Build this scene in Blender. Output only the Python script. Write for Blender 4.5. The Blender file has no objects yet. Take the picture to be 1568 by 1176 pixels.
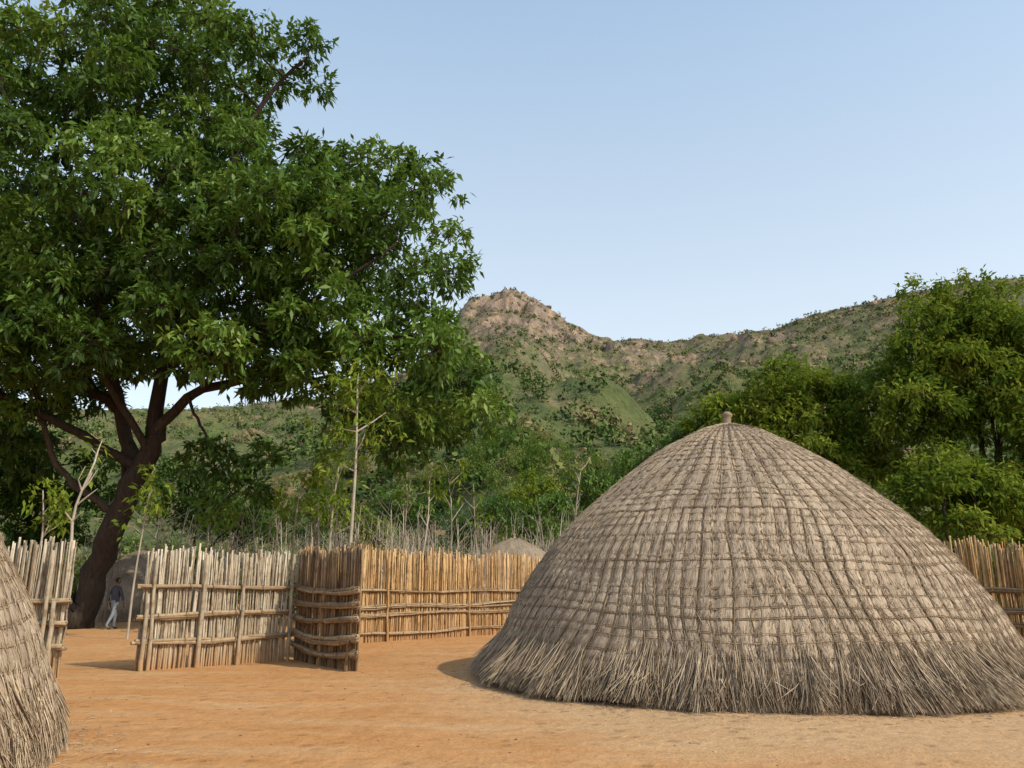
import bpy, math, numpy as np
import bmesh
from mathutils import Vector
rng=np.random.default_rng(7)
scene=bpy.context.scene
COL=scene.collection
# ------------------------------------------------------------------ helpers
def unit(v):
    return v/np.maximum(np.linalg.norm(v,axis=-1,keepdims=True),1e-9)
def mesh_obj(name,V,F,mat=None,parent=None,rnd=None,smooth=False,uv=None,loc=None):
    V=np.asarray(V,dtype=np.float32); F=np.asarray(F,dtype=np.int32)
    me=bpy.data.meshes.new(name)
    me.vertices.add(len(V)); me.vertices.foreach_set('co',V.ravel())
    n,k=F.shape
    me.loops.add(n*k); me.loops.foreach_set('vertex_index',F.ravel())
    me.polygons.add(n)
    me.polygons.foreach_set('loop_start',np.arange(0,n*k,k,dtype=np.int32))
    me.polygons.foreach_set('loop_total',np.full(n,k,dtype=np.int32))
    if smooth: me.polygons.foreach_set('use_smooth',np.ones(n,dtype=bool))
    me.update(calc_edges=True)
    if rnd is not None:
        a=me.attributes.new('rnd','FLOAT','FACE'); a.data.foreach_set('value',np.asarray(rnd,dtype=np.float32))
    if uv is not None:
        u=me.uv_layers.new(name='UVMap'); u.data.foreach_set('uv',np.asarray(uv,dtype=np.float32)[F.ravel()].ravel())
    ob=bpy.data.objects.new(name,me); COL.objects.link(ob)
    if mat: me.materials.append(mat)
    if parent: ob.parent=parent
    if loc is not None: ob.location=loc
    return ob
def empty(name,loc=(0,0,0)):
    e=bpy.data.objects.new(name,None); COL.objects.link(e); e.location=loc; e.empty_display_size=.3
    return e
class Acc:
    def __init__(s): s.V=[];s.F=[];s.R=[];s.n=0
    def add(s,V,F,R=None):
        s.V.append(V); s.F.append(F+s.n); s.n+=len(V)
        s.R.append(np.full(len(F),.5) if R is None else R)
    def make(s,name,mat,parent=None,smooth=False):
        return mesh_obj(name,np.concatenate(s.V),np.concatenate(s.F),mat,parent,np.concatenate(s.R),smooth)
def tubes(P,R,n=5,rnd=None,cap=True):
    """P (N,K,3), R (N,K)"""
    P=np.asarray(P,float); R=np.asarray(R,float)
    N,K,_=P.shape
    T=np.empty_like(P); T[:,1:-1]=P[:,2:]-P[:,:-2]; T[:,0]=P[:,1]-P[:,0]; T[:,-1]=P[:,-1]-P[:,-2]
    T=unit(T)
    D=unit(P[:,-1]-P[:,0])
    ref=np.where(np.abs(D[:,2:3])>.7,np.array([[1.,0.13,0]]),np.array([[0,0.1,1.]]))
    A=unit(np.cross(T,ref[:,None,:])); B=np.cross(T,A)
    ang=np.arange(n)*2*math.pi/n
    V=P[:,:,None,:]+R[:,:,None,None]*(A[:,:,None,:]*np.cos(ang)[None,None,:,None]+B[:,:,None,:]*np.sin(ang)[None,None,:,None])
    V=V.reshape(-1,3)
    i=np.arange(N)[:,None,None]; k=np.arange(K-1)[None,:,None]; a=np.arange(n)[None,None,:]
    def idx(i,k,a): return (i*K+k)*n+a%n
    F=np.stack([idx(i,k,a),idx(i,k,a+1),idx(i,k+1,a+1),idx(i,k+1,a)],-1).reshape(-1,4)
    r=np.repeat(rng.random(N) if rnd is None else rnd,(K-1)*n)
    if cap:
        C=P[:,-1]; c0=len(V); V=np.concatenate([V,C])
        i=np.arange(N)[:,None]
        aa=np.arange(0,n,2)[None,:]
        last=(K-1)
        F2=np.stack([(i*K+last)*n+aa%n,(i*K+last)*n+(aa+1)%n,(i*K+last)*n+np.minimum(aa+2,n)%n,np.broadcast_to(c0+i,(N,aa.shape[1]))],-1).reshape(-1,4)
        good=np.array([len(set(f))==4 for f in F2[:aa.shape[1]]])
        keep=np.tile(good,N)
        r2=np.repeat(r[::(K-1)*n],aa.shape[1])
        F=np.concatenate([F,F2[keep]]); r=np.concatenate([r,r2[keep]])
    return V,F,r
def smoothline(pts,m):
    pts=np.asarray(pts,float); n=len(pts)
    q=np.concatenate([2*pts[:1]-pts[1:2],pts,2*pts[-1:]-pts[-2:-1]])
    t=np.linspace(0,n-1-1e-6,m); i=t.astype(int); f=(t-i)[:,None]
    p0,p1,p2,p3=q[i],q[i+1],q[i+2],q[i+3]
    return .5*((2*p1)+(-p0+p2)*f+(2*p0-5*p1+4*p2-p3)*f*f+(-p0+3*p1-3*p2+p3)*f**3)
_lat=np.random.default_rng(3).random((256,256))
def vnoise(x,y):
    xi=np.floor(x).astype(int); yi=np.floor(y).astype(int); fx=x-xi; fy=y-yi
    fx=fx*fx*(3-2*fx); fy=fy*fy*(3-2*fy)
    g=lambda a,b:_lat[a%256,b%256]
    return (g(xi,yi)*(1-fx)+g(xi+1,yi)*fx)*(1-fy)+(g(xi,yi+1)*(1-fx)+g(xi+1,yi+1)*fx)*fy
def fbm(x,y,o=5):
    s=0;a=.5
    for k in range(o):
        s=s+a*vnoise(x*2**k+17*k,y*2**k+31*k); a*=.5
    return s
# ------------------------------------------------------------------ materials
def newmat(name):
    m=bpy.data.materials.new(name); m.use_nodes=True
    nt=m.node_tree; b=nt.nodes['Principled BSDF']; b.inputs['Roughness'].default_value=.9
    b.inputs['Specular IOR Level'].default_value=.15
    return m,nt,b
def N(nt,t,**k):
    n=nt.nodes.new(t)
    for a,v in k.items(): setattr(n,a,v)
    return n
def ramp(nt,src,stops):
    r=nt.nodes.new('ShaderNodeValToRGB'); e=r.color_ramp.elements
    while len(e)<len(stops): e.new(.5)
    for i,(p,c) in enumerate(stops):
        e[i].position=p; e[i].color=(*c,1)
    nt.links.new(src,r.inputs[0]); return r.outputs[0]
def mix(nt,f,a,b,mode='MIX'):
    m=nt.nodes.new('ShaderNodeMix'); m.data_type='RGBA'; m.blend_type=mode
    for s,v in ((m.inputs[0],f),(m.inputs[6],a),(m.inputs[7],b)):
        if hasattr(v,'is_linked'): nt.links.new(v,s)
        else: s.default_value=v if not isinstance(v,tuple) else (*v,1)
    return m.outputs[2]
def noise(nt,scale,detail=4,rough=.55,vec=None,mscale=None):
    n=N(nt,'ShaderNodeTexNoise'); n.inputs['Scale'].default_value=scale; n.inputs['Detail'].default_value=detail; n.inputs['Roughness'].default_value=rough
    if vec is None:
        tc=nt.nodes.new('ShaderNodeTexCoord'); vec=tc.outputs['Object']
    if mscale:
        mp=nt.nodes.new('ShaderNodeMapping'); mp.inputs['Scale'].default_value=mscale; nt.links.new(vec,mp.inputs[0]); vec=mp.outputs[0]
    nt.links.new(vec,n.inputs['Vector']); return n.outputs['Fac']
def bump(nt,b,h,s=.5,d=.02):
    bp=nt.nodes.new('ShaderNodeBump'); bp.inputs['Strength'].default_value=s; bp.inputs['Distance'].default_value=d
    nt.links.new(h,bp.inputs['Height']); nt.links.new(bp.outputs[0],b.inputs['Normal'])
def attr(nt):
    a=nt.nodes.new('ShaderNodeAttribute'); a.attribute_name='rnd'; return a.outputs['Fac']
def N_map(nt,src,a,b):
    mr=N(nt,'ShaderNodeMapRange'); mr.inputs[1].default_value=a; mr.inputs[2].default_value=b; nt.links.new(src,mr.inputs[0]); return mr.outputs[0]
def leafmat(name,stops,trans=.35,tcol=(.16,.26,.03),gloss=False):
    m,nt,b=newmat(name)
    c=ramp(nt,attr(nt),stops)
    if gloss:
        nt.links.new(c,b.inputs['Base Color']); b.inputs['Roughness'].default_value=.5; b.inputs['Specular IOR Level'].default_value=.3; s0=b
    else:
        nt.nodes.remove(b); s0=nt.nodes.new('ShaderNodeBsdfDiffuse'); nt.links.new(c,s0.inputs[0])
    out=nt.nodes['Material Output'].inputs[0]
    if trans>0:
        t=nt.nodes.new('ShaderNodeBsdfTranslucent')
        tc=mix(nt,.5,c,tcol); nt.links.new(tc,t.inputs[0])
        ms=nt.nodes.new('ShaderNodeMixShader'); ms.inputs[0].default_value=trans
        nt.links.new(s0.outputs[0],ms.inputs[1]); nt.links.new(t.outputs[0],ms.inputs[2])
        nt.links.new(ms.outputs[0],out)
    else: nt.links.new(s0.outputs[0],out)
    return m
def stickmat(name,stops,grain=(30,30,3),dirt=None,lo=(.5,.46,.42),spots=False,bs=.4,bd=.01):
    m,nt,b=newmat(name)
    c=ramp(nt,attr(nt),stops)
    n=noise(nt,1,5,.6,mscale=grain)
    c=mix(nt,.75,c,ramp(nt,n,[(.3,lo),(.7,(1.15,1.12,1.08))]),'MULTIPLY')
    if spots:
        k=noise(nt,1,4,.7,mscale=(9,9,6)); c=mix(nt,.7,c,ramp(nt,k,[(.36,(.45,.38,.31)),(.50,(1,1,1))]),'MULTIPLY')
    if dirt:
        tc=nt.nodes.new('ShaderNodeTexCoord'); s=nt.nodes.new('ShaderNodeSeparateXYZ'); nt.links.new(tc.outputs['Object'],s.inputs[0])
        mr=N(nt,'ShaderNodeMapRange'); mr.inputs[1].default_value=0; mr.inputs[2].default_value=.55; mr.inputs[3].default_value=.85; mr.inputs[4].default_value=0
        nt.links.new(s.outputs[2],mr.inputs[0]); c=mix(nt,mr.outputs[0],c,dirt)
    nt.links.new(c,b.inputs['Base Color']); bump(nt,b,n,bs,bd); return m
M_leaf=leafmat('leaf_tree',[(0,(.026,.058,.009)),(.45,(.072,.145,.020)),(.8,(.135,.23,.035)),(1,(.20,.285,.055))],.32,(.16,.26,.03),gloss=True)
M_leaf_y=leafmat('leaf_yellowgreen',[(0,(.05,.095,.015)),(.5,(.13,.205,.026)),(1,(.25,.29,.045))],.36,(.24,.30,.03))
M_leaf_d=leafmat('leaf_dark',[(0,(.020,.046,.012)),(1,(.065,.115,.024))],.3)
M_bush=leafmat('leaf_bush',[(0,(.045,.085,.02)),(.45,(.105,.165,.033)),(.74,(.17,.22,.055)),(.88,(.25,.23,.10)),(1,(.30,.21,.12))],.33)
M_hillbush=leafmat('leaf_hillside',[(0,(.045,.075,.026)),(.5,(.085,.13,.038)),(.78,(.14,.17,.058)),(.9,(.20,.165,.085)),(1,(.25,.17,.11))],0)
M_bark=stickmat('bark_dark',[(0,(.040,.031,.025)),(1,(.075,.058,.046))],(9,9,2),lo=(.35,.33,.3),bs=1.,bd=.06)
M_barkpale=stickmat('bark_pale',[(0,(.22,.18,.14)),(1,(.48,.43,.35))],(20,20,4))
M_pale=stickmat('stick_bleached',[(0,(.18,.13,.085)),(.25,(.38,.32,.23)),(.7,(.52,.46,.35)),(1,(.62,.57,.46))],(35,35,2.5),dirt=(.38,.22,.10),spots=True)
M_warm=stickmat('stick_warm',[(0,(.22,.12,.05)),(.4,(.49,.315,.145)),(1,(.63,.46,.255))],(35,35,2.5),dirt=(.38,.22,.10),spots=True)
M_rail=stickmat('rail_wood',[(0,(.24,.165,.10)),(1,(.44,.34,.215))],(12,12,12))
M_brown_shade=stickmat('stick_brown_shaded',[(0,(.12,.07,.038)),(.6,(.25,.165,.092)),(1,(.44,.32,.19))],(35,35,2.5),spots=True)  # for the wing turned from the sun; its shade is put into this brown
def thatchmat(name='thatch',gain=1.,contrast=.75):
    m,nt,b=newmat(name)
    uv=nt.nodes.new('ShaderNodeUVMap').outputs[0]
    f=noise(nt,1,4,.6,vec=uv,mscale=(26,1.6,1)); f2=noise(nt,1,3,.6,vec=uv,mscale=(110,4,1))
    big=noise(nt,.8,5,.65,vec=uv)
    g_=lambda c:tuple(v*gain for v in c)
    c=ramp(nt,f,[(.25,g_((.27,.215,.16))),(.5,g_((.44,.365,.275))),(.75,g_((.57,.485,.375)))])
    c=mix(nt,contrast,c,ramp(nt,f2,[(.32,(.44,.41,.38)),(.62,(1.15,1.12,1.1))]),'MULTIPLY')
    c=mix(nt,.9,c,ramp(nt,big,[(.3,(.66,.63,.62)),(.52,(1,.98,.95)),(.7,(1.12,1.09,1.03))]),'MULTIPLY')
    nt.links.new(c,b.inputs['Base Color']); bump(nt,b,f2,.8,.025); return m
M_thatch=thatchmat(); M_thatch_plain=thatchmat('thatch_weathered',.72,.6)
M_straw=stickmat('straw',[(0,(.20,.15,.10)),(.5,(.39,.315,.225)),(1,(.57,.485,.365))],(3,3,3))
M_rope=stickmat('grass_rope',[(0,(.13,.09,.055)),(1,(.24,.175,.11))],(40,40,40))
M_rope2=stickmat('grass_rope_ring',[(0,(.19,.14,.09)),(1,(.31,.24,.16))],(40,40,40))
def groundmat():
    m,nt,b=newmat('orange_earth')
    a=noise(nt,.12,5,.6); c0=noise(nt,.9,6,.65); fine=noise(nt,28,6,.7); mid=noise(nt,4.5,5,.65); st=noise(nt,1,5,.65,mscale=(.35,1.6,1))
    c=ramp(nt,a,[(.35,(.455,.228,.082)),(.65,(.51,.272,.112))])
    c=mix(nt,ramp(nt,st,[(.45,(0,0,0)),(.68,(.8,.8,.8))]),c,(.51,.325,.165))
    c=mix(nt,ramp(nt,c0,[(.48,(0,0,0)),(.75,(.6,.6,.6))]),c,(.385,.185,.066))
    tc=nt.nodes.new('ShaderNodeTexCoord'); vd=N(nt,'ShaderNodeVectorMath',operation='DISTANCE'); nt.links.new(tc.outputs['Object'],vd.inputs[0]); vd.inputs[1].default_value=(5.2,13.2,0)
    ad=N(nt,'ShaderNodeMath',operation='MULTIPLY_ADD'); nt.links.new(c0,ad.inputs[0]); ad.inputs[1].default_value=2.6; nt.links.new(vd.outputs['Value'],ad.inputs[2])
    c=mix(nt,ramp(nt,N_map(nt,ad.outputs[0],6.0,8.6),[(0,(.68,.68,.68)),(1,(0,0,0))]),c,(.48,.34,.195))
    v=N(nt,'ShaderNodeTexVoronoi'); v.inputs['Scale'].default_value=2.6; nt.links.new(tc.outputs['Object'],v.inputs['Vector'])
    foot=ramp(nt,v.outputs['Distance'],[(.08,(0,0,0)),(.26,(1,1,1))])
    c=mix(nt,.20,c,foot,'MULTIPLY')
    c=mix(nt,.6,c,ramp(nt,mid,[(.3,(.74,.71,.68)),(.65,(1.09,1.08,1.06))]),'MULTIPLY')
    c=mix(nt,.6,c,ramp(nt,fine,[(.3,(.66,.62,.58)),(.6,(1.1,1.1,1.1))]),'MULTIPLY')
    nt.links.new(c,b.inputs['Base Color'])
    ad=N(nt,'ShaderNodeMath',operation='MULTIPLY_ADD'); nt.links.new(mid,ad.inputs[0]); ad.inputs[1].default_value=3; nt.links.new(fine,ad.inputs[2])
    a2=N(nt,'ShaderNodeMath',operation='ADD'); nt.links.new(ad.outputs[0],a2.inputs[0]); nt.links.new(foot,a2.inputs[1])
    bump(nt,b,a2.outputs[0],.6,.03); return m
M_ground=groundmat()
def hillmat():
    m,nt,b=newmat('hillside')
    big=noise(nt,.012,6,.6); md=noise(nt,.05,7,.7); fn=noise(nt,.35,5,.7)
    geo=nt.nodes.new('ShaderNodeNewGeometry'); s=nt.nodes.new('ShaderNodeSeparateXYZ'); nt.links.new(geo.outputs['Position'],s.inputs[0])
    nn=nt.nodes.new('ShaderNodeSeparateXYZ'); nt.links.new(geo.outputs['True Normal'],nn.inputs[0])
    green=ramp(nt,md,[(.3,(.075,.105,.035)),(.50,(.125,.145,.052)),(.62,(.19,.165,.078)),(.78,(.27,.20,.11))])  # hill colours lightened and slightly desaturated: distance haze painted into the albedo
    brown=ramp(nt,md,[(.3,(.10,.095,.05)),(.46,(.165,.135,.08)),(.58,(.24,.175,.115)),(.75,(.33,.24,.16))])
    h2=N(nt,'ShaderNodeMath',operation='MULTIPLY_ADD'); nt.links.new(big,h2.inputs[0]); h2.inputs[1].default_value=1.6; nt.links.new(N_map(nt,s.outputs[2],40,270),h2.inputs[2])
    c=mix(nt,ramp(nt,N_map(nt,h2.outputs[0],1.15,1.75),[(0,(0,0,0)),(1,(1,1,1))]),green,brown)
    sc=noise(nt,.022,5,.6)
    c=mix(nt,ramp(nt,sc,[(.62,(0,0,0)),(.69,(.6,.6,.6))]),c,(.36,.235,.12))
    rk=noise(nt,1,6,.7,mscale=(.12,.12,.035))
    steep=ramp(nt,nn.outputs[2],[(.55,(1,1,1)),(.76,(0,0,0))])
    hi=N_map(nt,s.outputs[2],110,180)
    st2=N(nt,'ShaderNodeMath',operation='MULTIPLY'); nt.links.new(steep,st2.inputs[0]); nt.links.new(hi,st2.inputs[1])
    c=mix(nt,st2.outputs[0],c,ramp(nt,rk,[(.33,(.12,.095,.08)),(.47,(.25,.19,.145)),(.56,(.33,.25,.19)),(.66,(.50,.30,.15))]))
    c=mix(nt,.7,c,ramp(nt,fn,[(.3,(.5,.52,.5)),(.65,(1.12,1.12,1.12))]),'MULTIPLY')
    nt.links.new(c,b.inputs['Base Color']); bump(nt,b,fn,.9,3.0); return m
M_hill=hillmat()
# ------------------------------------------------------------------ ground and hill
g=2500
ax=np.concatenate([[-g,-400,-120],np.linspace(-40,40,201),[120,400,g]])
X,Y=np.meshgrid(ax,ax+0)
Y=Y+15
Z=(fbm(X*.35,Y*.35,4)-.47)*.10*np.clip(1-np.maximum(np.abs(X),np.abs(Y-15))/40,0,1)**.3
n=len(ax); ii,jj=np.meshgrid(np.arange(n-1),np.arange(n-1))
F=np.stack([jj*n+ii,jj*n+ii+1,(jj+1)*n+ii+1,(jj+1)*n+ii],-1).reshape(-1,4)
mesh_obj('ground',np.stack([X,Y,Z],-1).reshape(-1,3),F,M_ground,smooth=True)
prof=np.array([(-90,.10),(-50,.15),(-34.9,.175),(-22.1,.200),(-13.4,.224),(-7.9,.262),(-5.6,.298),(-4.6,.322),(-3.9,.347),(-2.8,.362),(-1,.366),(.3,.3645),(1.3,.361),(2.3,.352),(3.26,.340),(4.2,.332),(5.7,.3186),(7.6,.3066),(10.5,.303),(12.8,.3007),(13.8,.3048),(16.5,.3035),(19.7,.3075),(20.6,.3158),(22.8,.322),(25.7,.324),(27.4,.330),(30.9,.335),(34.4,.328),(50,.27),(90,.15)])
def hill_h(x,y):
    r=np.hypot(x,y); az=np.degrees(np.arctan2(x,y))
    t=np.interp(az,prof[:,0],prof[:,1]); R=760+50*np.sin(az*.12+1)
    H=t*R+1.6
    s=(r-48)/(R-48)
    pk=np.exp(-((az-.2)/4.2)**2)
    wob=(fbm(x*.045+3,y*.02,4)-.47)
    sc=np.clip(s+wob*.075*pk*(s<.97),0,1)
    base=sc**1.45
    cliff=np.interp(sc,[0,.5,.80,.82,.832,.88,.895,.907,.94,.952,1],[0,.345,.72,.75,.785,.835,.85,.91,.94,.985,1.0])
    sl=np.clip(s+wob*.10*(s<.97),0,1)
    ledge=np.interp(sl,[0,.7,.82,.832,.90,.91,1],[0,.7**1.45,.82**1.45-.008,.832**1.45+.010,.90**1.45-.003,.91**1.45+.010,1])
    msk=np.clip((fbm(x*.01+40,y*.01,3)-.45)*6,0,1); base=base*(1-msk)+ledge*msk
    gg=base*(1-pk)+cliff*pk
    s1=np.clip(s,0,1); w=s1*(1-s1)*4
    gul=np.abs(fbm(x*.011+5,y*.006,4)-.47)*2
    rid=(1-np.abs(fbm(x*.03+7,y*.03,4)-.47)*5)
    nz=(fbm(x*.012,y*.012,5)-.48)*50*w+(gul-.2)*30*w+(fbm(x*.07,y*.07,4)-.47)*7*np.clip(s1*3,0,1)+rid*3*np.clip(s1*1.6-.6,0,1)*(1-s1*.6)+(fbm(x*.2,y*.2,3)-.45)*(2+3*pk)*np.clip(s1*2-1,0,1)
    h=H*gg+nz-.35*(s1<=0)
    h=np.where(s>1,H*(1-(s-1)*1.2)+(fbm(x*.07,y*.07,4)-.47)*7+(fbm(x*.2,y*.2,3)-.45)*(2+3*pk),h)
    return np.where(s<.0,-.35,h-.35*np.exp(-np.maximum(s,0)*60))
azs=np.radians(np.concatenate([np.linspace(-80,-42,80)[:-1],np.linspace(-42,42,800),np.linspace(42,80,80)[1:]])); rs=48+np.concatenate([np.linspace(0,1,380)**1.0*735,740+np.linspace(0,260,20)])
A,Rr=np.meshgrid(azs,rs); X=np.sin(A)*Rr; Y=np.cos(A)*Rr; Z=hill_h(X,Y)
a,b_=A.shape; ii,jj=np.meshgrid(np.arange(b_-1),np.arange(a-1))
F=np.stack([jj*b_+ii,jj*b_+ii+1,(jj+1)*b_+ii+1,(jj+1)*b_+ii],-1).reshape(-1,4)
mesh_obj('hill',np.stack([X,Y,Z],-1).reshape(-1,3),F,M_hill,smooth=True)
def gz(x,y):
    x=np.asarray(x,float);y=np.asarray(y,float)
    return np.maximum(hill_h(x,y),0.)
# ------------------------------------------------------------------ leaves
def leaves(C,D,m,L,W,rn,droop=.35,spread=.9,jit=.12):
    n=len(C); C=np.repeat(C,m,0)+rng.normal(0,jit,(n*m,3)); D=np.repeat(D,m,0)
    d=unit(D*.5+rng.normal(0,spread,(n*m,3))*.8+np.array([0,0,-droop]))
    w=unit(np.cross(d,np.array([0,0,1.])+rng.normal(0,.55,(n*m,3))))
    l=L*rng.uniform(.65,1.25,(n*m,1)); ww=W*rng.uniform(.7,1.2,(n*m,1))
    mid=C+d*l*.45
    tip=C+d*l+np.array([0,0,-.18])*l
    V=np.stack([C,mid+w*ww,tip,mid-w*ww],1).reshape(-1,3)
    F=np.arange(n*m*4).reshape(-1,4)
    r=np.clip(np.repeat(rn,m)+rng.normal(0,.13,n*m),0,1)
    return V,F,r
def build_tree(name,base,limbs,clumps,nspray,m,L,W,leaf,bark,flat=.65,twigs=9,jit=.12,tr=(.25,.7)):
    e=empty(name,base); b0=np.array(base,float)
    wood=Acc(); nodes=[];nr=[]
    for pts,r0,r1 in limbs:
        P=smoothline(pts,18); P[1:-1]+=rng.normal(0,.06,(16,3))*(r0/.3+.4)*.6
        rr=r0+(r1-r0)*np.linspace(0,1,18)**.8
        V,F,r=tubes(P[None]-b0,rr[None],10); wood.add(V,F,r)
        nodes.append(P[3:]); nr.append(rr[3:])
    nodes=np.concatenate(nodes);nr=np.concatenate(nr)
    clumps=np.asarray(clumps,float)
    d0=np.array([np.min(np.linalg.norm(nodes-c[:3],axis=1)) for c in clumps])
    BP=[];BR=[];TP=[];TR=[];SC=[];SD=[];SR=[]
    for ci in np.argsort(d0):
        c=clumps[ci,:3]; R=clumps[ci,3]
        dv=c-nodes; dist=np.linalg.norm(dv,axis=1)
        cost=dist+np.where(dv[:,2]<0,-dv[:,2]*.8,0)
        k=np.argmin(cost); p0=nodes[k]; ln=dist[k]
        r0=min(nr[k]*.75,.03+.022*ln); r1=.02
        mid=(p0+c)/2+np.array([0,0,.12*ln])+rng.normal(0,.08,3)*ln
        P=smoothline([p0,mid,c],8); P[1:-1]+=rng.normal(0,.035,(6,3))*ln*.6
        rr=np.linspace(r0,r1,8); BP.append(P);BR.append(rr)
        nodes=np.concatenate([nodes,P[2:]]);nr=np.concatenate([nr,rr[2:]])
        ns=max(4,int(nspray*(R/1.3)**2*rng.uniform(.75,1.2)))
        o=unit(rng.normal(0,1,(ns,3))+np.array([0,0,.35])); rad=R*rng.uniform(.35,1.05,(ns,1))**.6
        q=c+o*rad*np.array([1,1,flat])
        SC.append(q);SD.append(unit(o+np.array([0,0,.2])))
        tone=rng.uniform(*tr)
        SR.append(np.clip(tone+.12*o[:,2]+rng.normal(0,.1,ns),0,1))  # upper sprays get a lighter tone: top light put into the leaf colour
        tw=q[:twigs]
        st=P[rng.integers(4,8,len(tw))]
        mm=(st+tw)/2+rng.normal(0,.08,st.shape)*R
        TP.append(np.stack([st,mm,tw],1)); TR.append(np.tile([.018,.012,.005],(len(tw),1))*(R/1.2))
    V,F,r=tubes(np.array(BP)-b0,np.array(BR),6); wood.add(V,F,r)
    V,F,r=tubes(np.concatenate(TP)-b0,np.concatenate(TR),4); wood.add(V,F,r)
    wood.make('trunk_and_branches',bark,e,True)
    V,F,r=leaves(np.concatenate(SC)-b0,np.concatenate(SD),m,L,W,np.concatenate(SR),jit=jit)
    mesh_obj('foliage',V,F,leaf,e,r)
    return e
def inpoly(x,z,P):
    n=len(P); c=np.zeros(len(x),bool)
    for i in range(n):
        x1,z1=P[i]; x2,z2=P[(i+1)%n]
        cond=((z1>z)!=(z2>z))&(x<(x2-x1)*(z-z1)/(z2-z1+1e-12)+x1); c^=cond
    return c
def edged(x,z,P):
    d=np.full(len(x),1e9); p=np.stack([x,z],1)
    for i in range(len(P)):
        a=np.array(P[i]);b=np.array(P[(i+1)%len(P)]); ab=b-a
        t=np.clip(((p-a)@ab)/(ab@ab),0,1); d=np.minimum(d,np.linalg.norm(p-(a+t[:,None]*ab),axis=1))
    return d
crown=[(-27,20),(-24,22.3),(-22.7,22.3),(-19.9,23.6),(-17.9,23.0),(-16.3,26.4),(-15.3,28.7),(-12.6,28.2),(-11.6,24.6),(-9.9,23.2),(-7.3,23.7),(-6.5,22.4),(-9.2,20.8),(-10.2,19.8),(-8.6,18.5),(-6.6,19.8),(-5.5,18.4),(-4.5,17.6),(-2.7,16.9),(-1.8,15.3),(-2.4,14.1),(-.9,13.1),(-1.7,11.35),(-.9,10.2),(-.4,9),(-.7,7.0),(-2.4,6.1),(-3.9,5.7),(-5.9,6.6),(-7.2,7.8),(-9.4,8.0),(-11.3,8.1),(-13.5,8.8),(-15.5,8.0),(-17,6.6),(-19,5.6),(-22,5.6),(-27,8)]
cx=rng.uniform(-27,.3,16000);cz=rng.uniform(5.6,29,16000)
ok=inpoly(cx,cz,crown); cx,cz=cx[ok],cz[ok]; ed=edged(cx,cz,crown); ok=ed>.6; cx,cz,ed=cx[ok],cz[ok],ed[ok]
cy=28.7+rng.uniform(-1,1,len(cx))*6.0*np.sqrt(np.clip(ed/4.5,0,1))
pts=[]
for p in np.stack([cx,cy,cz],1):
    if all(np.linalg.norm((p-q)*[1,.8,1.15])>1.47 for q in pts): pts.append(p)
    if len(pts)>=345: break
k=0
for _ in range(4000):
    x=rng.uniform(-19,-4.2);z=rng.uniform(8.4,14.5)
    if not inpoly(np.array([x]),np.array([z]),crown)[0]: continue
    if -13.5<x<-11.6 and z<10: continue
    p=np.array([x,rng.uniform(24.2,26.6),z])
    if all(np.linalg.norm(p-q)>1.4 for q in pts): pts.append(p);k+=1
    if k>=36: break
pts=np.array(pts)
cl=np.concatenate([pts,rng.uniform(.75,1.4,(len(pts),1))],1)
extra=[(-10.8,28,5.9,1.0),(-9.6,28,4.7,1.1),(-8.9,28.2,6.0,.7),(-10.3,28.3,4.0,.8)]
cl=np.concatenate([cl,np.array(extra)])
limbs=[([(-15.7,30,-.2),(-15.3,29.9,1.6),(-14.5,29.5,3.8),(-13.6,29.2,5.8),(-13.2,29,7.2)],.50,.36),
 ([(-15.95,30.1,-.3),(-15.7,30,.25),(-15.5,29.95,.9)],.72,.45),
 ([(-13.3,29,6.9),(-11.7,28.5,8.3),(-9,28,9.0),(-6,27.5,9.7),(-3.8,27,10.2),(-2.6,27,9.6)],.22,.05),
 ([(-13.25,29,6.9),(-13.1,28.8,10),(-12.1,28.5,13),(-11.2,28.3,17),(-9.8,28,20.3),(-8.2,28,22.2)],.29,.05),
 ([(-13.8,29.3,5.3),(-15.1,30,8),(-16.5,30,12),(-17,30,16),(-16,30,21),(-15.3,30,26)],.30,.05),
 ([(-15.1,30,8),(-17.5,29,10),(-20.5,28,12.5),(-23.5,28,16)],.22,.06),
 ([(-12.4,28.5,12),(-9.7,27.5,14),(-7.2,27,15.8),(-5.6,26.5,17.1)],.15,.04),
 ([(-13.1,28.8,9),(-12,31,12.5),(-10,32.5,16)],.20,.05),
 ([(-13.9,29.2,5.8),(-17,28,7.6),(-20,27,8.6),(-24,27,10)],.20,.05),
 ([(-12,28.6,8.1),(-8.5,26,9.8),(-5.5,25,11.5),(-3.8,25,12.8)],.14,.04),
 ([(-14.4,29.5,4.0),(-16.3,28.6,5.6),(-17.2,28,8.2),(-18.4,27,11.5)],.15,.05),
 ([(-13.4,28.9,6.4),(-14.4,27,9),(-14.2,26,12),(-12.5,25.5,15)],.15,.05),
 ([(-15.2,29.9,1.9),(-14.9,30.6,4.2),(-15.4,31.2,7),(-16.2,31.5,10)],.20,.06),
 ([(-11.9,28.4,8.3),(-11.3,28.2,7.2),(-10.3,28.1,5.6),(-9.8,28.1,4.6)],.07,.025)]
build_tree('large_tree',(-15.7,30,0),limbs,cl,52,12,.35,.068,M_leaf,M_bark,twigs=10,jit=.10,tr=(.10,.82))
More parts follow.
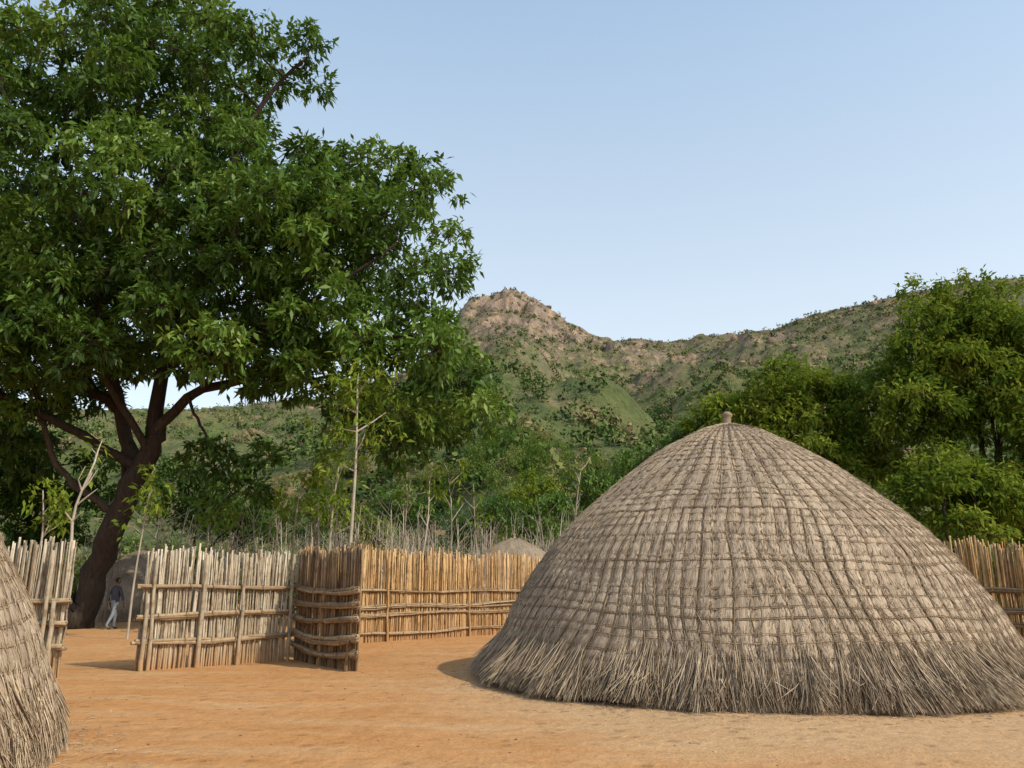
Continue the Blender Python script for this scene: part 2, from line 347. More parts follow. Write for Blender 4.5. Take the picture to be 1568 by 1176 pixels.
def simple_tree(name,base,ells,n,leaf,bark,r=.25,nspray=40,m=12,L=.30,W=.062,rc=1.):
    b=np.array(base,float); cl=[]
    for (ex,ey,ez,er) in ells:
        k=max(3,int(n*(er/3)**2))
        o=unit(rng.normal(0,1,(k,3)))*er*rng.uniform(.3,.92,(k,1))
        for p in o: cl.append((ex+p[0],ey+p[1],ez+p[2]*.85,rng.uniform(.6,1.2)*min(1,er/1.8)*rc))
    limbs=[]
    top=np.mean([[e[0],e[1],e[2]] for e in ells],0)
    fork=b+(top-b)*.42; fork[2]=b[2]+(top[2]-b[2])*.45
    limbs.append(([b-[0,0,.3],b+(fork-b)*.5+rng.normal(0,.1,3),fork],r,r*.7))
    for e in ells:
        c=np.array(e[:3]); limbs.append(([fork,(fork+c)/2+rng.normal(0,.25,3),c+[0,0,e[3]*.3]],r*.5,.04))
    return build_tree(name,tuple(b),limbs,cl,nspray,m,L,W,leaf,bark,tr=(.1,.9))
simple_tree('tree',(20.5,34,0),[(19.8,34,13.3,2.3),(17.9,33.5,11.2,2.2),(22.6,34,12.2,3.0),(17.4,33,8.4,2.2),(20.4,33,9.4,2.7),(23,33,6.5,3),(18.0,32,5.4,2.2),(20.6,31.5,4.2,2.2)],31,M_leaf_y,M_bark,.33,48)
simple_tree('tree',(12.2,37,0),[(12.0,36,9.8,2.2),(14.2,37,10.2,2.0),(16.4,37,9.2,2.1),(9.9,36.5,8.6,1.9),(13,36,7.2,2.6),(16.5,36,6.8,2.2)],31,M_leaf_y,M_bark,.25,46)
simple_tree('tree',(8.3,38,0),[(8.6,37.5,7.9,2.0),(6.9,38,6.5,1.8),(10.5,37.5,5.9,2.1),(5.6,38.5,5.2,1.4)],31,M_leaf,M_bark,.18,44)
simple_tree('tree',(16.5,30,0),[(16.6,30.5,5.4,1.8),(15,31,4.4,1.6),(18,31,5.4,1.7),(16.8,30,3.4,1.6)],28,M_leaf_y,M_bark,.14,38)
simple_tree('tree',(-23,37,0),[(-24,36,7.5,3.6),(-20.5,36,6,2.6),(-26,35,4.2,3.2),(-21,35,3.3,2.2)],22,M_leaf_d,M_bark,.3,44)
simple_tree('tree',(-17.5,43,0),[(-17.5,43,6,2.2),(-14.5,43,4.6,2)],26,M_leaf_d,M_bark,.2,36)
simple_tree('tree',(-1.2,54,gz(-1.2,54)),[(-1,54,6.0,1.7),(1.2,54,5.2,1.7),(-3.4,54,5.0,1.6)],26,M_leaf,M_bark,.16,32)
simple_tree('tree',(5.5,56,gz(5.5,56)),[(5.4,56,8.0,2.2),(3.3,55,6.4,2.0),(8,56,7.8,2.3)],26,M_leaf,M_bark,.16,32)
simple_tree('tree',(2.0,66,gz(2.0,66)),[(2,66,8.6,2.4),(-.6,66,7.2,2.0)],24,M_leaf_y,M_bark,.16,32)
simple_tree('tree',(-10.5,49,gz(-10.5,49)),[(-10.5,49,5.6,1.7),(-8.6,49,4.6,1.6)],24,M_leaf_y,M_bark,.13,32)
simple_tree('tree',(-6.5,60,gz(-6.5,60)),[(-6.5,60,7.4,2.0),(-9,60,6.4,1.9)],24,M_leaf,M_bark,.15,32)
def sapling(base,h,lean=0.,leafr=.0,r=.045,nb=5,ns=14):
    b=np.array(base,float); e=empty('sapling',tuple(b)); acc=Acc()
    top=np.array([lean,0,h]); P=smoothline([(0,0,-.2),top*.35+[rng.normal(0,.06),0,0],top*.7+[rng.normal(0,.08),0,0],top],12)
    V,F,rr=tubes(P[None],np.linspace(r,r*.35,12)[None],6); acc.add(V,F,rr)
    Q=[];QR=[];tips=[P[-1]]
    for k in range(nb):
        p=P[rng.integers(7,12)]; d=unit(np.array([rng.normal(),rng.normal()*.6,rng.uniform(.6,1.8)]))*h*rng.uniform(.08,.16)
        Q.append([p,p+d*.5+rng.normal(0,.04,3),p+d]);QR.append([r*.45,r*.3,r*.12]);tips.append(p+d)
    V,F,rr=tubes(np.array(Q),np.array(QR),5); acc.add(V,F,rr)
    acc.make('stem',M_barkpale,e,True)
    if leafr>0:
        T=np.array(tips)[rng.integers(0,len(tips),ns)]+rng.normal(0,leafr*.45,(ns,3))
        V,F,rr=leaves(T,unit(rng.normal(0,1,(ns,3))),11,.28,.05,rng.uniform(.3,.9,ns)); mesh_obj('foliage',V,F,M_leaf_y,e,rr)
sapling((-4.9,24.3,0),7.3,.05,1.0,.075,10,80)
sapling((-7.1,26.5,0),5.1,.15,.4,.055,6,14)
sapling((-6.0,26,0),5.6,.35,.6,.06,8,26)
sapling((-5.75,26.4,0),4.6,-.2,.4,.045,6,10)
sapling((-11.1,20.3,0),4.6,.4,.25,.06,9,4)
sapling((-11.3,24.5,0),4.5,.2,.5,.04,5,16)
sapling((-3.4,30,0),5.4,.3,.3,.05,6,8)
sapling((-13.9,24,0),4.3,-.2,.6,.05,6,22)
sapling((-8.6,29,0),4.6,.3,.5,.045,6,12)
sapling((-1.3,33,0),5.4,-.3,.3,.045,6,8)
sapling((-4.6,33,0),6.6,.5,.3,.06,8,8)
sapling((-2.3,31,0),5.8,-.2,.3,.045,7,6)
sapling((2.9,44,0),7.6,.9,.3,.08,10,6)
# thicket sticks
acc=Acc(); n=760
sx=rng.uniform(-17,16,n); sy=rng.uniform(30.5,66,n); sz=gz(sx,sy); kk=(np.abs(sx-.1)>4.2)|(sy>39); sx,sy,sz=sx[kk],sy[kk],sz[kk]; n=len(sx)
h=rng.uniform(2.2,5.2,n)+(sy-30)*.02; ln=rng.normal(0,.38,(n,2))
B=np.stack([sx,sy,sz-.1],1); T=B+np.stack([ln[:,0],ln[:,1],h],1); Mi=(B+T)/2+rng.normal(0,.12,(n,3))
V,F,r=tubes(np.stack([B,Mi,T],1),np.outer(rng.uniform(.6,1.5,n),[.042,.030,.010]),5); acc.add(V,F,r)
for _ in range(6):
    t=rng.uniform(.4,.95,(n,1)); p=B+(T-B)*t; d=np.stack([rng.normal(0,.5,n),rng.normal(0,.5,n),rng.uniform(.2,1.1,n)],1)*(h*.26)[:,None]
    V,F,r=tubes(np.stack([p,p+d*.55+rng.normal(0,.05,(n,3)),p+d],1),np.tile([.014,.010,.004],(n,1)),4); acc.add(V,F,r)
acc.make('bare_thicket',M_barkpale,None,True)
# bushes behind the fence
SC=[];SD=[];SR=[]
nb=560
bx=rng.uniform(-38,42,nb);by=29+rng.random(nb)**.95*105
keep=~((by<34)&(bx<-11)&(bx>-20))&~((by<39)&(np.abs(bx-0.2)<4.5))&~((np.abs(bx+17)<4)&(by<41)); bx,by=bx[keep],by[keep]
bz=gz(bx,by)
for x,y,z in zip(bx,by,bz):
    R=rng.uniform(.7,1.7)*(1.35 if y>60 else 1); hh=R*rng.uniform(.9,1.6); tone=rng.uniform(.0,.95)
    for c in range(rng.integers(3,7)):
        o=rng.normal(0,.55,3)*R; rc=R*rng.uniform(.4,.7); ns=int(22*rc+8)
        ct=np.array([x+o[0],y+o[1],z+hh*.6+abs(o[2])*.7]); u=unit(rng.normal(0,1,(ns,3)))
        q=ct+u*rc*rng.uniform(.4,1,(ns,1)); SC.append(q);SD.append(u);SR.append(np.clip(tone+.1*u[:,2]+rng.normal(0,.08,ns),0,1))  # leaves facing up are tinted lighter, overhead light painted into their tone
SC=np.concatenate(SC);SD=np.concatenate(SD);SR=np.concatenate(SR)
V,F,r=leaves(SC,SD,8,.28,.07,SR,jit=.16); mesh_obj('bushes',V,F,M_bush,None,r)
def scrub(name,nb,r0,r1,pw,Rlo,Rhi,m,cs,cl_,ex=(-42,42),thr=.36,sl=5,lo=.10):
    az=np.radians(rng.uniform(ex[0],ex[1],nb)); q=r0+rng.random(nb)**pw*(r1-r0)
    x=np.sin(az)*q;y=np.cos(az)*q
    dens=fbm(x*.018,y*.018,4); keep=rng.random(nb)<np.clip((dens-thr)*sl,lo,1)*np.interp(q,[90,350,560,800],cl_)
    x,y,q=x[keep],y[keep],q[keep]; z=hill_h(x,y); k=len(x)
    R=Rlo+(Rhi-Rlo)*rng.random(k)**1.6
    lob=rng.normal(0,.42,(k,4,3))*np.array([1,1,.6])
    which=rng.integers(0,4,(k,m)); off=np.take_along_axis(lob,which[:,:,None].repeat(3,2),1)
    u=unit(rng.normal(0,1,(k,m,3)))
    P=np.stack([x,y,z+R*.75],1)[:,None,:]+(off+u*rng.uniform(.3,.62,(k,m,1)))*R[:,None,None]*np.array([1,1,1.1])
    P=P.reshape(-1,3); D=u.reshape(-1,3); Rm=np.repeat(R,m)
    t1=unit(np.cross(D+rng.normal(0,.6,D.shape),rng.normal(0,1,D.shape))); t2=unit(np.cross(D,t1))
    s=(Rm*cs*rng.uniform(.6,1.3,len(Rm)))[:,None]
    V=np.stack([P-t1*s,P-t2*s*.6,P+t1*s,P+t2*s*.6],1).reshape(-1,3)
    tone=np.repeat(np.clip(rng.normal(.45,.3,k),0,1),m)+rng.normal(0,.08,k*m)+.08*D[:,2]  # last term lightens upward faces, light from above painted into the scrub colour
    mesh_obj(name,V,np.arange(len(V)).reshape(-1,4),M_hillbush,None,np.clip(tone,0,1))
scrub('hillside_trees',4200,85,420,.8,1.2,3.5,60,.19,[1,1,.9,1],thr=.34,sl=4,lo=.60)
scrub('hillside_scrub',24000,300,785,.95,.9,2.9,18,.33,[1,1,.85,.5],lo=.42)
# boulders on the hill
nb=1000; az=np.radians(rng.uniform(-40,40,nb)); rr_=470+rng.random(nb)**.7*310; x=np.sin(az)*rr_;y=np.cos(az)*rr_; z=hill_h(x,y)
bm=bmesh.new(); bmesh.ops.create_cube(bm,size=1); bmesh.ops.subdivide_edges(bm,edges=bm.edges[:],cuts=2,use_grid_fill=True)
cv=np.array([v.co[:] for v in bm.verts]); cf=np.array([[v.index for v in f.verts] for f in bm.faces]); bm.free()
cv=unit(cv)*.5+cv*.5
S=(rng.random((nb,1,1))**2.2*3.4+.6)*rng.uniform(.7,1.3,(nb,1,3))*np.array([1.1,1,.8]); V=cv[None]*S*(1+rng.normal(0,.10,(nb,len(cv),1)))+np.stack([x,y,z],1)[:,None,:]
Fb=(cf[None]+(np.arange(nb)*len(cv))[:,None,None]).reshape(-1,4)
M_rock=stickmat('rock',[(0,(.13,.105,.085)),(.6,(.24,.185,.14)),(1,(.36,.25,.16))],(.5,.5,.5))
mesh_obj('hillside_boulders',V.reshape(-1,3),Fb,M_rock,None,np.repeat(rng.random(nb),len(cf)))
# ------------------------------------------------------------------ huts
PR=np.array([(0,4.52),(.35,4.47),(.67,4.34),(1.05,4.17),(1.44,3.94),(2.0,3.56),(2.7,2.93),(3.2,2.36),(3.65,1.80),(4.0,1.30),(4.25,.86),(4.40,.55),(4.50,.22),(4.54,.0)])
PRs=smoothline(np.stack([PR[:,1],PR[:,0]],1),300)
Sarc=np.concatenate([[0],np.cumsum(np.linalg.norm(np.diff(PRs,axis=0),axis=1))]); STOT=Sarc[-1]
def hut(name,loc,sc,seed=0,fringe=15000,rotz=0,sz=1.0,flare=1.,net=True,mat=None):
    global rng
    keep=rng; rng=np.random.default_rng(100+seed)
    e=empty(name,loc); e.scale=(sc,sc,sc*sz); e.rotation_euler=(0,0,rotz)
    def prof_at(s):
        return np.interp(s,Sarc,PRs[:,0]),np.interp(s,Sarc,PRs[:,1])
    def P(a,b,off=0.):
        s=np.clip(b+.026*np.sin(a*5+b*1.3+seed)+.014*np.sin(a*13+b*3.)+.05*np.sin(a*2+1),0.,STOT)
        th=a+(.026*np.sin(b*1.6+a*3)+.014*np.sin(b*3.1+a*7+2)+.014*np.sin(a*11+b))*np.clip(1.1-b/STOT,0.1,1)
        r,z=prof_at(s); r2,z2=prof_at(np.clip(s+.05,0,STOT)); r1,z1=prof_at(np.clip(s-.05,0,STOT))
        tr,tz=r2-r1,z2-z1; l=np.hypot(tr,tz)+1e-9; nr,nz=tz/l,-tr/l
        t_=th%6.2832
        lump=.09*(fbm(t_*3.3+9,s*1.1+3,3)-.45)*np.minimum(t_,6.2832-t_).clip(0,.5)*2*np.clip(r,0,1)
        o=off+lump
        return np.stack([(r+nr*o)*np.cos(th),(r+nr*o)*np.sin(th),z+nz*o],-1)
    NM=112; RS=.178; rings=np.arange(.52,STOT-.60,RS)
    na=NM*8; nb_=int(STOT/.028)
    a=np.linspace(0,2*math.pi,na+1); b=np.linspace(0,STOT,nb_+1); Ag,Bg=np.meshgrid(a,b)
    dm=np.abs(np.sin(Ag*NM/2)); dmt=np.abs(np.sin(Ag*NM/4)); dr=np.abs(np.sin(math.pi*(Bg-.52)/RS))
    dm=np.where(Bg>3.2,dmt,dm)
    q=(dm**.5)*(.45+.55*dr**.5)*.036 if net else dm*0
    q=np.where(Bg>STOT-.58,.010,q); q+=rng.normal(0,.0028,q.shape)
    q[:,-1]=q[:,0]
    V=P(Ag,Bg,q); V[:,-1]=V[:,0]
    rws,cls=Ag.shape; ii,jj=np.meshgrid(np.arange(cls-1),np.arange(rws-1))
    F=np.stack([jj*cls+ii,jj*cls+ii+1,(jj+1)*cls+ii+1,(jj+1)*cls+ii],-1).reshape(-1,4)
    uv=np.stack([Ag*4.5,Bg],-1).reshape(-1,2)
    mesh_obj('thatch_dome',V.reshape(-1,3),F,mat or M_thatch,e,smooth=True,uv=uv)
    if net:
        acc=Acc()
        K=90; am=np.arange(NM)*2*math.pi/NM
        lo=np.linspace(.40,3.24,K); A_,B_=np.meshgrid(am,lo,indexing='ij'); jit=np.cumsum(rng.normal(0,.0013,A_.shape),1)
        rv=rng.uniform(.7,1.15,(NM,1))
        V,F,r=tubes(P(A_+jit,B_,.021),np.full(A_.shape,.0125)*rv,5); acc.add(V,F,r)
        hi=np.linspace(3.22,STOT-.30,70); A_,B_=np.meshgrid(am[::2],hi,indexing='ij'); jit=np.cumsum(rng.normal(0,.0016,A_.shape),1)
        V,F,r=tubes(P(A_+jit,B_,.021),np.full(A_.shape,.0115),5); acc.add(V,F,r)
        acc.make('lashing_ropes',M_rope,e,True)
        acc=Acc()
        th=np.linspace(0,2*math.pi,481)
        for k,s in enumerate(rings):
            off=.0040*np.cumsum(rng.normal(0,1,481))*np.sin(th/2)
            th0=.019+.009*np.abs(np.sin(th*NM/2))
            for dz,rad in ((0,.0085),(.024,.0055)):
                pp=P(th,np.full(481,s+dz)+off*.6,th0); pp[-1]=pp[0]
                V,F,r=tubes(pp[None],np.clip(rad*(1+.3*rng.normal(0,1,481)),.003,.02)[None],5,cap=False); acc.add(V,F,r)
        acc.make('hoop_ropes',M_rope2,e,True)
    ns=int(fringe*1.1); acc=Acc()
    a_=rng.uniform(0,2*math.pi,ns); b_=STOT*(1-np.sqrt(rng.random(ns)))*.97+.3; b_=np.minimum(b_,STOT-.2)
    l=rng.uniform(.08,.26,ns); da=rng.normal(0,.005,ns)
    p0=P(a_,b_,.026); p1=P(a_+da,b_-l*.5,.037); p2=P(a_+da*2.2,b_-l,.028+np.abs(rng.normal(0,.015,ns)))
    V,F,r=tubes(np.stack([p0,p1,p2],1),np.tile([.0034,.0038,.002],(ns,1)),3,cap=False); acc.add(V,F,r)
    nf=fringe; nt_=210; tuft=rng.uniform(0,2*math.pi,nt_); tf=rng.uniform(.0,.24,nt_); tz_=rng.uniform(-.02,.12,nt_); ti=rng.integers(0,nt_,nf); intuft=rng.random(nf)<.64
    a_=np.where(intuft,tuft[ti]+rng.normal(0,.012,nf),rng.uniform(0,2*math.pi,nf))
    zt=rng.uniform(.42,.86,nf); rt=np.interp(zt,PR[:,1][::-1],PR[:,0][::-1])+rng.uniform(-.03,.04,nf)
    fl=rng.uniform(.03,.25,nf)+np.where(intuft,tf[ti],0)+.05*np.sin(a_*9); da=rng.normal(0,.024,nf)
    zb=np.where(rng.random(nf)<.65,rng.uniform(.0,.08,nf),rng.uniform(.05,.3,nf))+np.where(intuft,np.maximum(tz_[ti],0),0)*.8; rb=4.52+np.maximum(fl*flare,.0)*(1-zb*.8)
    f3=lambda r,a,z: np.stack([r*np.cos(a),r*np.sin(a),z],-1)
    p0=f3(rt,a_,zt);p1=f3(rt+(rb-rt)*.45+.02,a_+da*.4,zt+(zb-zt)*.5);p2=f3(rb,a_+da,zb)
    V,F,r=tubes(np.stack([p0,p1,p2],1),np.outer(rng.uniform(.7,1.4,nf),[.006,.0065,.003]),3,cap=False); acc.add(V,F,r)
    acc.make('straw_fringe',M_straw,e)
    acc=Acc()
    pr=[(.13,4.48),(.10,4.54),(.070,4.57),(.085,4.60),(.070,4.63),(.085,4.66),(.070,4.69),(.095,4.72),(.10,4.76),(.06,4.80),(.01,4.81)]
    P3=np.array([[0,0,z] for _,z in pr])[None]; P3[:,:,0]+=np.linspace(0,.03,len(pr))
    V,F,r=tubes(P3,np.array([[r for r,_ in pr]]),16); acc.add(V,F,r*0+.3)
    nn=160; aa=rng.uniform(0,6.283,nn); p0=np.stack([.07*np.cos(aa),.07*np.sin(aa),np.full(nn,4.56)],1)
    p2=np.stack([.36*np.cos(aa),.36*np.sin(aa),np.full(nn,4.485)],1); p1=(p0+p2)/2+[0,0,.02]
    V,F,r=tubes(np.stack([p0,p1,p2],1),np.tile([.008,.008,.004],(nn,1)),4); acc.add(V,F,r)
    acc.make('knob_finial',M_straw,e,True)
    rng=keep
    return e
hut('thatched_beehive_hut',(4.14,15.1,0),1.0,seed=1,fringe=18000)
hut('thatched_beehive_hut',(-8.0,6.49,0),.89,seed=2,fringe=12000,rotz=1.1,sz=1.26,flare=.3)
hut('thatched_beehive_hut',(-16.9,37.5,0),.68,seed=3,fringe=2500,rotz=2,sz=1.0,net=False,mat=M_thatch_plain)
hut('thatched_beehive_hut',(0.1,35,0),.80,seed=4,fringe=2500,rotz=3,sz=.95,net=False,mat=M_thatch_plain)
# ------------------------------------------------------------------ fences
def fence(pts,height,rails,mat,railmat,pitch=.045,rad=.02,battens=(),side=1,seed=0,raild=.035,jt=.06,double=True,ends=0.,lean=.02,sag=0.,br=.045):
    global rng
    keep=rng; rng=np.random.default_rng(500+seed)
    e=empty('reed_fence',(pts[0][0],pts[0][1],0)); o=np.array([pts[0][0],pts[0][1],0.])
    P=smoothline([(p[0],p[1],0) for p in pts],200)
    L=np.concatenate([[0],np.cumsum(np.linalg.norm(np.diff(P,axis=0),axis=1))]); T=L[-1]
    at=lambda s:np.stack([np.interp(s,L,P[:,0]),np.interp(s,L,P[:,1]),0*s],-1)
    def nrm(s):
        d=unit(at(np.clip(s+.1,0,T))-at(np.clip(s-.1,0,T))); return np.stack([d[...,1],-d[...,0],0*s],-1)*side
    acc=Acc()
    for ly in range(2 if double else 1):
        n=int(T/pitch); s=np.linspace(.02,T-.02,n)+rng.normal(0,.4*pitch,n); s=np.clip(s,0,T)
        off=(-.012-.034*ly)+rng.normal(0,.007,n)
        b=at(s)+nrm(s)*off[:,None]; h=height+rng.normal(0,jt,n)*(1+.3*ly)+.05*np.sin(s*2.3)-(rng.random(n)<.08)*rng.uniform(.1,.45,n)
        tp=at(np.clip(s,0,T))+nrm(s)*(off+rng.normal(0,.012,n))[:,None]
        dd=at(np.clip(s+.2,0,T))-at(np.clip(s-.2,0,T)); dd=unit(dd); tp=tp+dd*rng.normal(0,lean,n)[:,None]
        K=6; pl=[]
        for k in range(K):
            f=k/(K-1); q=b*(1-f)+tp*f; q[:,2]=-.08+(h+.08)*f; q[:,:2]+=rng.normal(0,.009,(n,2)); pl.append(q)
        pl=np.stack(pl,1); rr=np.outer(rng.uniform(.55,1.35,n)*rad,np.linspace(1.05,.78,K)); V,F,r=tubes(pl-o,rr,6); acc.add(V,F,r)
    acc.make('reeds',mat,e,True)
    acc=Acc()
    for z0 in rails:
        for j in range(3):
            K=max(12,int(T/.30)); s=np.linspace(-ends*rng.uniform(.4,1),T+ends*rng.uniform(.4,1),K); s2=np.clip(s,0,T)
            q=at(s2)+unit(at(np.array([T]))-at(np.array([0.])))*(s-s2)[:,None]+nrm(s2)*(raild*1.05+.012+(.03 if j==2 else 0)); w=np.cumsum(rng.normal(0,.009,K)); w-=np.linspace(0,w[-1],K)
            q[:,2]=z0+(j-.5)*raild*1.25*(0.9 if j<2 else 0)+w+.025*np.sin(s*1.4+z0*5)+sag*((s/T-.5)**2-.12)
            V,F,r=tubes((q-o)[None],(raild*(1 if j<2 else .6)*(1+.12*rng.normal(0,1,K)))[None],7); acc.add(V,F,r)
        sb=np.arange(.3,T,.55)+rng.normal(0,.05,len(np.arange(.3,T,.55)))
        for s_ in sb:
            c=at(np.array([s_]))[0]+nrm(np.array([s_]))[0]*(raild+.015); d=unit(at(np.array([min(s_+.1,T)]))-at(np.array([max(s_-.1,0)])))[0]; nn_=np.array([d[1],-d[0],0])
            an=np.linspace(0,2*math.pi,11); ring=c+np.outer(np.cos(an),nn_)*raild*1.9+np.outer(np.sin(an),[0,0,1])*raild*2.1; ring[:,2]+=z0+.025*math.sin(s_*1.4+z0*5)+sag*((s_/T-.5)**2-.12); ring+=np.outer(np.linspace(-.015,.015,11),d)
            V,F,r=tubes((ring-o)[None],np.full((1,11),.007),5); acc.add(V,F,r*0)
    acc.make('rails',railmat,e,True)
    if battens:
        acc=Acc()
        for s_,h_ in battens:
            c=at(np.array([s_]))[0]+nrm(np.array([s_]))[0]*(raild*2.3+.04); K=7; q=np.repeat(c[None],K,0)+rng.normal(0,.010,(K,3)); q[:,2]=np.linspace(-.1,h_,K); q[:,0]+=np.linspace(0,rng.normal(0,.04),K)
            V,F,r=tubes((q-o)[None],np.linspace(br,br*.75,K)[None]*rng.uniform(.85,1.1),9); acc.add(V,F,r*0+.35)
        acc.make('posts',mat,e,True)
    rng=keep
    return e
fence([(-7.03,15.7),(-5.9,16.8),(-4.86,17.95)],2.20,(1.50,.98,.50),M_pale,M_rail,.042,.020,((.05,1.40),(.18,2.1),(1.12,2.15),(1.95,2.2),(3.12,2.2)),seed=1,ends=.15,raild=.034,jt=.05)
fence([(-4.74,18.2),(-3.9,16.9),(-2.92,15.75)],2.27,(1.44,1.16,.86,.52,.26),M_brown_shade,M_rail,.045,.021,((2.92,.55),),side=1,seed=2,ends=.16,raild=.043,sag=.32,jt=.05)
fence([(-4.5,22.4),(-2.5,24.3),(-.4,26.6),(4,28.2),(7.5,26.5),(9.6,22.8),(11.2,17.8),(13.4,13)],2.46,(1.36,.72,.20,.95),M_warm,M_rail,.047,.023,((1.3,2.3),(4.6,2.3),(24,2.3)),seed=3,raild=.030,br=.035,jt=.07)
fence([(-11.6,14.9),(-9.6,14.5),(-7.75,14.4)],2.25,(1.30,.92,.50),M_pale,M_rail,.042,.020,((3.75,1.3),(3.6,2.15),(2.6,2.2)),seed=4,ends=.12,raild=.034,jt=.05)
fence([(-4.74,18.6),(-4.7,20.5),(-4.5,22.4)],2.3,(1.36,.72,.20),M_warm,M_rail,.052,.023,seed=5)
# ------------------------------------------------------------------ person
def person(loc,rot):
    e=empty('walking_person',loc); e.rotation_euler=(0,0,rot)
    vs=[];ed=[];rd=[]
    def v(p,r,par=None):
        vs.append(p);rd.append(r)
        if par is not None: ed.append((par,len(vs)-1))
        return len(vs)-1
    pel=v((0,0,.96),(.135,.16))
    sp=v((.01,0,1.14),(.115,.145),pel); ch=v((.02,0,1.34),(.125,.175),sp); nk=v((.015,0,1.50),(.062,.062),ch); hd0=v((.03,0,1.58),(.055,.055),nk)
    for sy,sw in ((1,1),(-1,-1)):
        hp=v((0,.095*sy,.90),(.098,.098),pel); kn=v((.13*sw+.02,.10*sy,.50),(.066,.066),hp); an=v((.11 if sw>0 else -.30,.10*sy,.11 if sw>0 else .16),(.046,.046),kn)
        bl=v((vs[an][0]+.10,.11*sy,.045 if sw>0 else .06),(.042,.036),an); v((vs[bl][0]+.09,.115*sy,.03),(.03,.036),bl)
        sh=v((.015,.19*sy,1.41),(.066,.066),ch); el=v((-.10*sw-.01,.25*sy,1.13),(.046,.046),sh); wr=v((-.10*sw+.08,.245*sy,.90),(.030,.034),el)
        pm=v((-.10*sw+.10,.24*sy,.83),(.018,.038),wr)
        for k,(dy,ln) in enumerate(((-.027,.075),(-.009,.085),(.009,.08),(.027,.062))):
            f=v((vs[pm][0]+.012,vs[pm][1]+dy,.78),(.0095,.0095),pm); v((vs[pm][0]+.028,vs[pm][1]+dy,.78-ln*.75),(.008,.008),f)
        t=v((vs[wr][0]+.045,vs[wr][1]-.012*sy,.845),(.010,.010),wr); v((vs[t][0]+.02,vs[t][1],.80),(.008,.008),t)
    me=bpy.data.meshes.new('body'); me.from_pydata(vs,ed,[]); ob=bpy.data.objects.new('body',me); COL.objects.link(ob)
    md=ob.modifiers.new('Skin','SKIN'); md.use_smooth_shade=True
    for i,r in enumerate(rd):
        me.skin_vertices[0].data[i].radius=r; me.skin_vertices[0].data[i].use_root=(i==0)
    ob.modifiers.new('Sub','SUBSURF').levels=1
    dg=bpy.context.evaluated_depsgraph_get(); dg.update()
    nm=bpy.data.meshes.new_from_object(ob.evaluated_get(dg)); bpy.data.objects.remove(ob)
    ob=bpy.data.objects.new('body',nm); COL.objects.link(ob); ob.parent=e
    def flat(nme,c,rough=.85):
        m,nt,b=newmat(nme); n_=noise(nt,14,4,.6); nt.links.new(mix(nt,.5,c,ramp(nt,n_,[(.3,(.6,.6,.6)),(.7,(1.2,1.2,1.2))]),'MULTIPLY'),b.inputs['Base Color']); b.inputs['Roughness'].default_value=rough; return m
    nm.materials.clear()
    for m in (flat('skin_brown',(.12,.065,.04),.55),flat('jacket_dark',(.05,.05,.065)),flat('trousers_grey',(.20,.22,.25)),flat('shoes',(.05,.045,.04),.6)): nm.materials.append(m)
    for p in nm.polygons:
        c=p.center
        if c.z<.10: p.material_index=3
        elif abs(c.y)>.165 and c.z<.93: p.material_index=0
        elif c.z<.97: p.material_index=2
        elif c.z<1.485: p.material_index=1
        else: p.material_index=0
        p.use_smooth=True
    bm=bmesh.new(); bmesh.ops.create_uvsphere(bm,u_segments=32,v_segments=24,radius=1)
    for q in bm.verts:
        x,y,z=q.co
        w=1-.18*max(0,-z); X_=x*.098
        if z<0: X_+=.012*(-z)
        q.co=(X_,y*.076*w,z*.118)
        nose=math.exp(-((y/.16)**2))*math.exp(-(((z+.12)/.20)**2))*(x>0)
        sock=(math.exp(-(((abs(y)-.36)/.16)**2))*math.exp(-(((z-.05)/.13)**2)))*(x>0); mouth=math.exp(-((y/.3)**2))*math.exp(-(((z+.48)/.06)**2))*(x>0)
        q.co.x+=.022*nose-.010*sock+.005*mouth
    hm=bpy.data.meshes.new('head'); bm.to_mesh(hm); bm.free(); hm.materials.append(nm.materials[0]); hm.materials.append(flat('hair_black',(.015,.013,.012)))
    for p in hm.polygons:
        c=p.center; p.use_smooth=True
        if c.z>.062 or (c.x<-.02 and c.z>-.04): p.material_index=1
    h=bpy.data.objects.new('head',hm); COL.objects.link(h); h.parent=e; h.location=(.035,0,1.665)
    for sy in (1,-1):
        for nme,pos,scl,mt in (('ear',(.03,.078*sy,1.655),(.02,.009,.03),0),('eye',(.035+.084,.028*sy,1.672),(.008,.012,.007),1)):
            bm=bmesh.new(); bmesh.ops.create_uvsphere(bm,u_segments=12,v_segments=8,radius=1); mm=bpy.data.meshes.new(nme); bm.to_mesh(mm); bm.free(); mm.materials.append(hm.materials[mt])
            o2=bpy.data.objects.new(nme,mm); COL.objects.link(o2); o2.parent=e; o2.location=pos; o2.scale=scl
person((-13.95,29.0,0),math.radians(60))
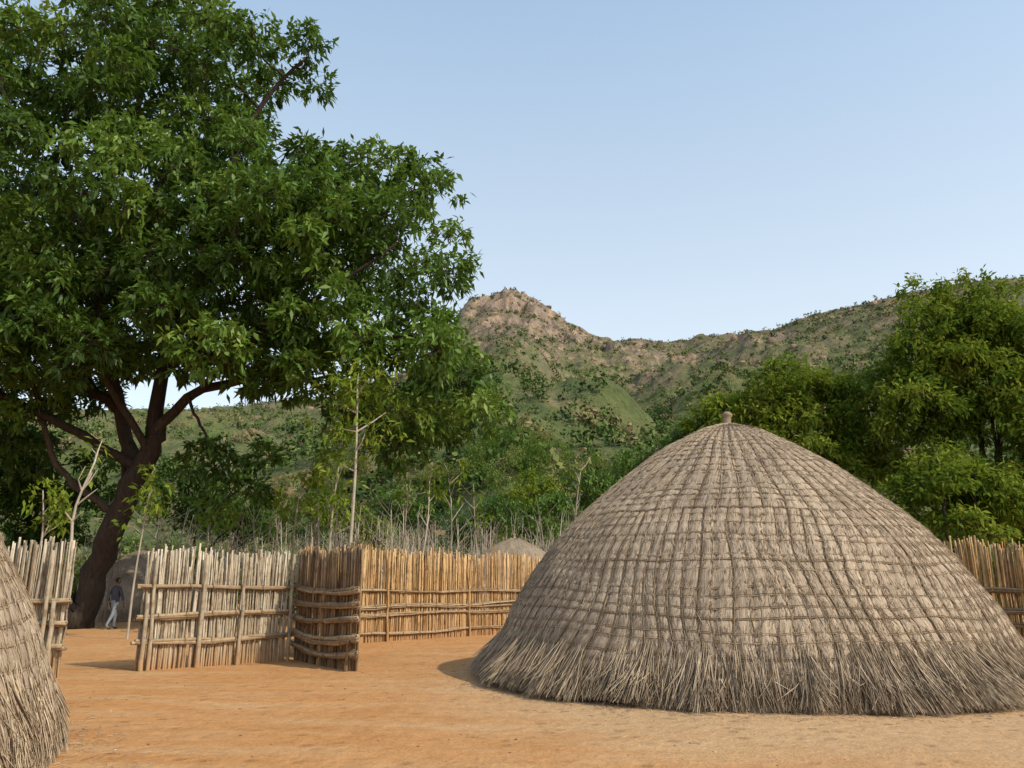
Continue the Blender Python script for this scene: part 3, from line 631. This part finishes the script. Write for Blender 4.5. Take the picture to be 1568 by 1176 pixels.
# ------------------------------------------------------------------ litter on the ground
n=1500; px=rng.uniform(-9,10,n); py=4+rng.random(n)**1.3*20; keep=(np.hypot(px-4.14,py-15.1)>4.6)&(np.hypot(px+8.0,py-6.49)>4.1); px,py=px[keep],py[keep]; n=len(px)
S=(rng.random((n,1,1))**3*.022+.005)*rng.uniform(.7,1.3,(n,1,3))
pz=(fbm(px*.35,py*.35,4)-.47)*.10
V=cv[None]*S*np.array([1,1,.6])+np.stack([px,py,pz],1)[:,None,:]
M_peb=stickmat('pebble',[(0,(.16,.09,.05)),(.7,(.38,.22,.11)),(1,(.5,.38,.26))],(3,3,3))
mesh_obj('pebbles',V.reshape(-1,3),(cf[None]+(np.arange(n)*len(cv))[:,None,None]).reshape(-1,4),M_peb,None,np.repeat(rng.random(n),len(cf)))
n=2600; an=rng.uniform(0,6.283,n); rad=4.6+np.abs(rng.normal(0,.45,n)); sx=4.14+rad*np.cos(an); sy=15.1+rad*np.sin(an)
k=n//3; an2=rng.uniform(0,6.283,k); rad=4.1+np.abs(rng.normal(0,.4,k)); sx[:k]=-8.0+rad*np.cos(an2); sy[:k]=6.49+rad*np.sin(an2)
d=rng.uniform(0,6.283,n); l=rng.uniform(.03,.12,n); z=(fbm(sx*.35,sy*.35,4)-.47)*.10+.008
p0=np.stack([sx,sy,z],1); p2=p0+np.stack([np.cos(d)*l,np.sin(d)*l,0*l],1)
V,F,r=tubes(np.stack([p0,(p0+p2)/2+[0,0,.004],p2],1),np.full((n,3),.0028),3); mesh_obj('straw_litter',V,F,M_straw,None,r)
# ------------------------------------------------------------------ light, sky, camera
to=Vector((.80,-.52,0)).normalized(); el=math.radians(41)
d=Vector((to.x*math.cos(el),to.y*math.cos(el),math.sin(el)))
sun=bpy.data.lights.new('sun','SUN'); sun.energy=4.0; sun.angle=math.radians(.53); sun.color=(1,.90,.74)
so=bpy.data.objects.new('sun',sun); COL.objects.link(so); so.rotation_euler=d.to_track_quat('Z','Y').to_euler(); so.location=(30,-20,40)
w=bpy.data.worlds.new('World'); scene.world=w; w.use_nodes=True; nt=w.node_tree
sky=nt.nodes.new('ShaderNodeTexSky'); sky.sky_type='NISHITA'; sky.sun_disc=False; sky.sun_elevation=el; sky.sun_rotation=math.atan2(to.x,to.y)
sky.air_density=1.0; sky.dust_density=2.5; sky.ozone_density=1.0; sky.altitude=300
tc=nt.nodes.new('ShaderNodeTexCoord'); sp=nt.nodes.new('ShaderNodeSeparateXYZ'); nt.links.new(tc.outputs['Generated'],sp.inputs[0])
hz=ramp(nt,sp.outputs[2],[(0,(.56,.56,.53)),(.30,(.51,.545,.52)),(.62,(.30,.40,.49)),(1,(.13,.21,.32))])
vm=N(nt,'ShaderNodeVectorMath',operation='SCALE'); vm.inputs[3].default_value=1/.12; nt.links.new(hz,vm.inputs[0])
va=N(nt,'ShaderNodeVectorMath',operation='ADD'); nt.links.new(sky.outputs[0],va.inputs[0]); nt.links.new(vm.outputs[0],va.inputs[1])
bg=nt.nodes['Background']; bg.inputs[1].default_value=.12; nt.links.new(va.outputs[0],bg.inputs[0])
cam=bpy.data.cameras.new('camera'); co=bpy.data.objects.new('camera',cam); COL.objects.link(co)
co.location=(0,0,1.6); co.rotation_euler=(math.radians(104),0,0); cam.lens=28; cam.sensor_width=36; cam.clip_end=8000; cam.clip_start=.05
scene.camera=co
scene.view_settings.view_transform='Standard'; scene.view_settings.look='None'; scene.view_settings.exposure=0
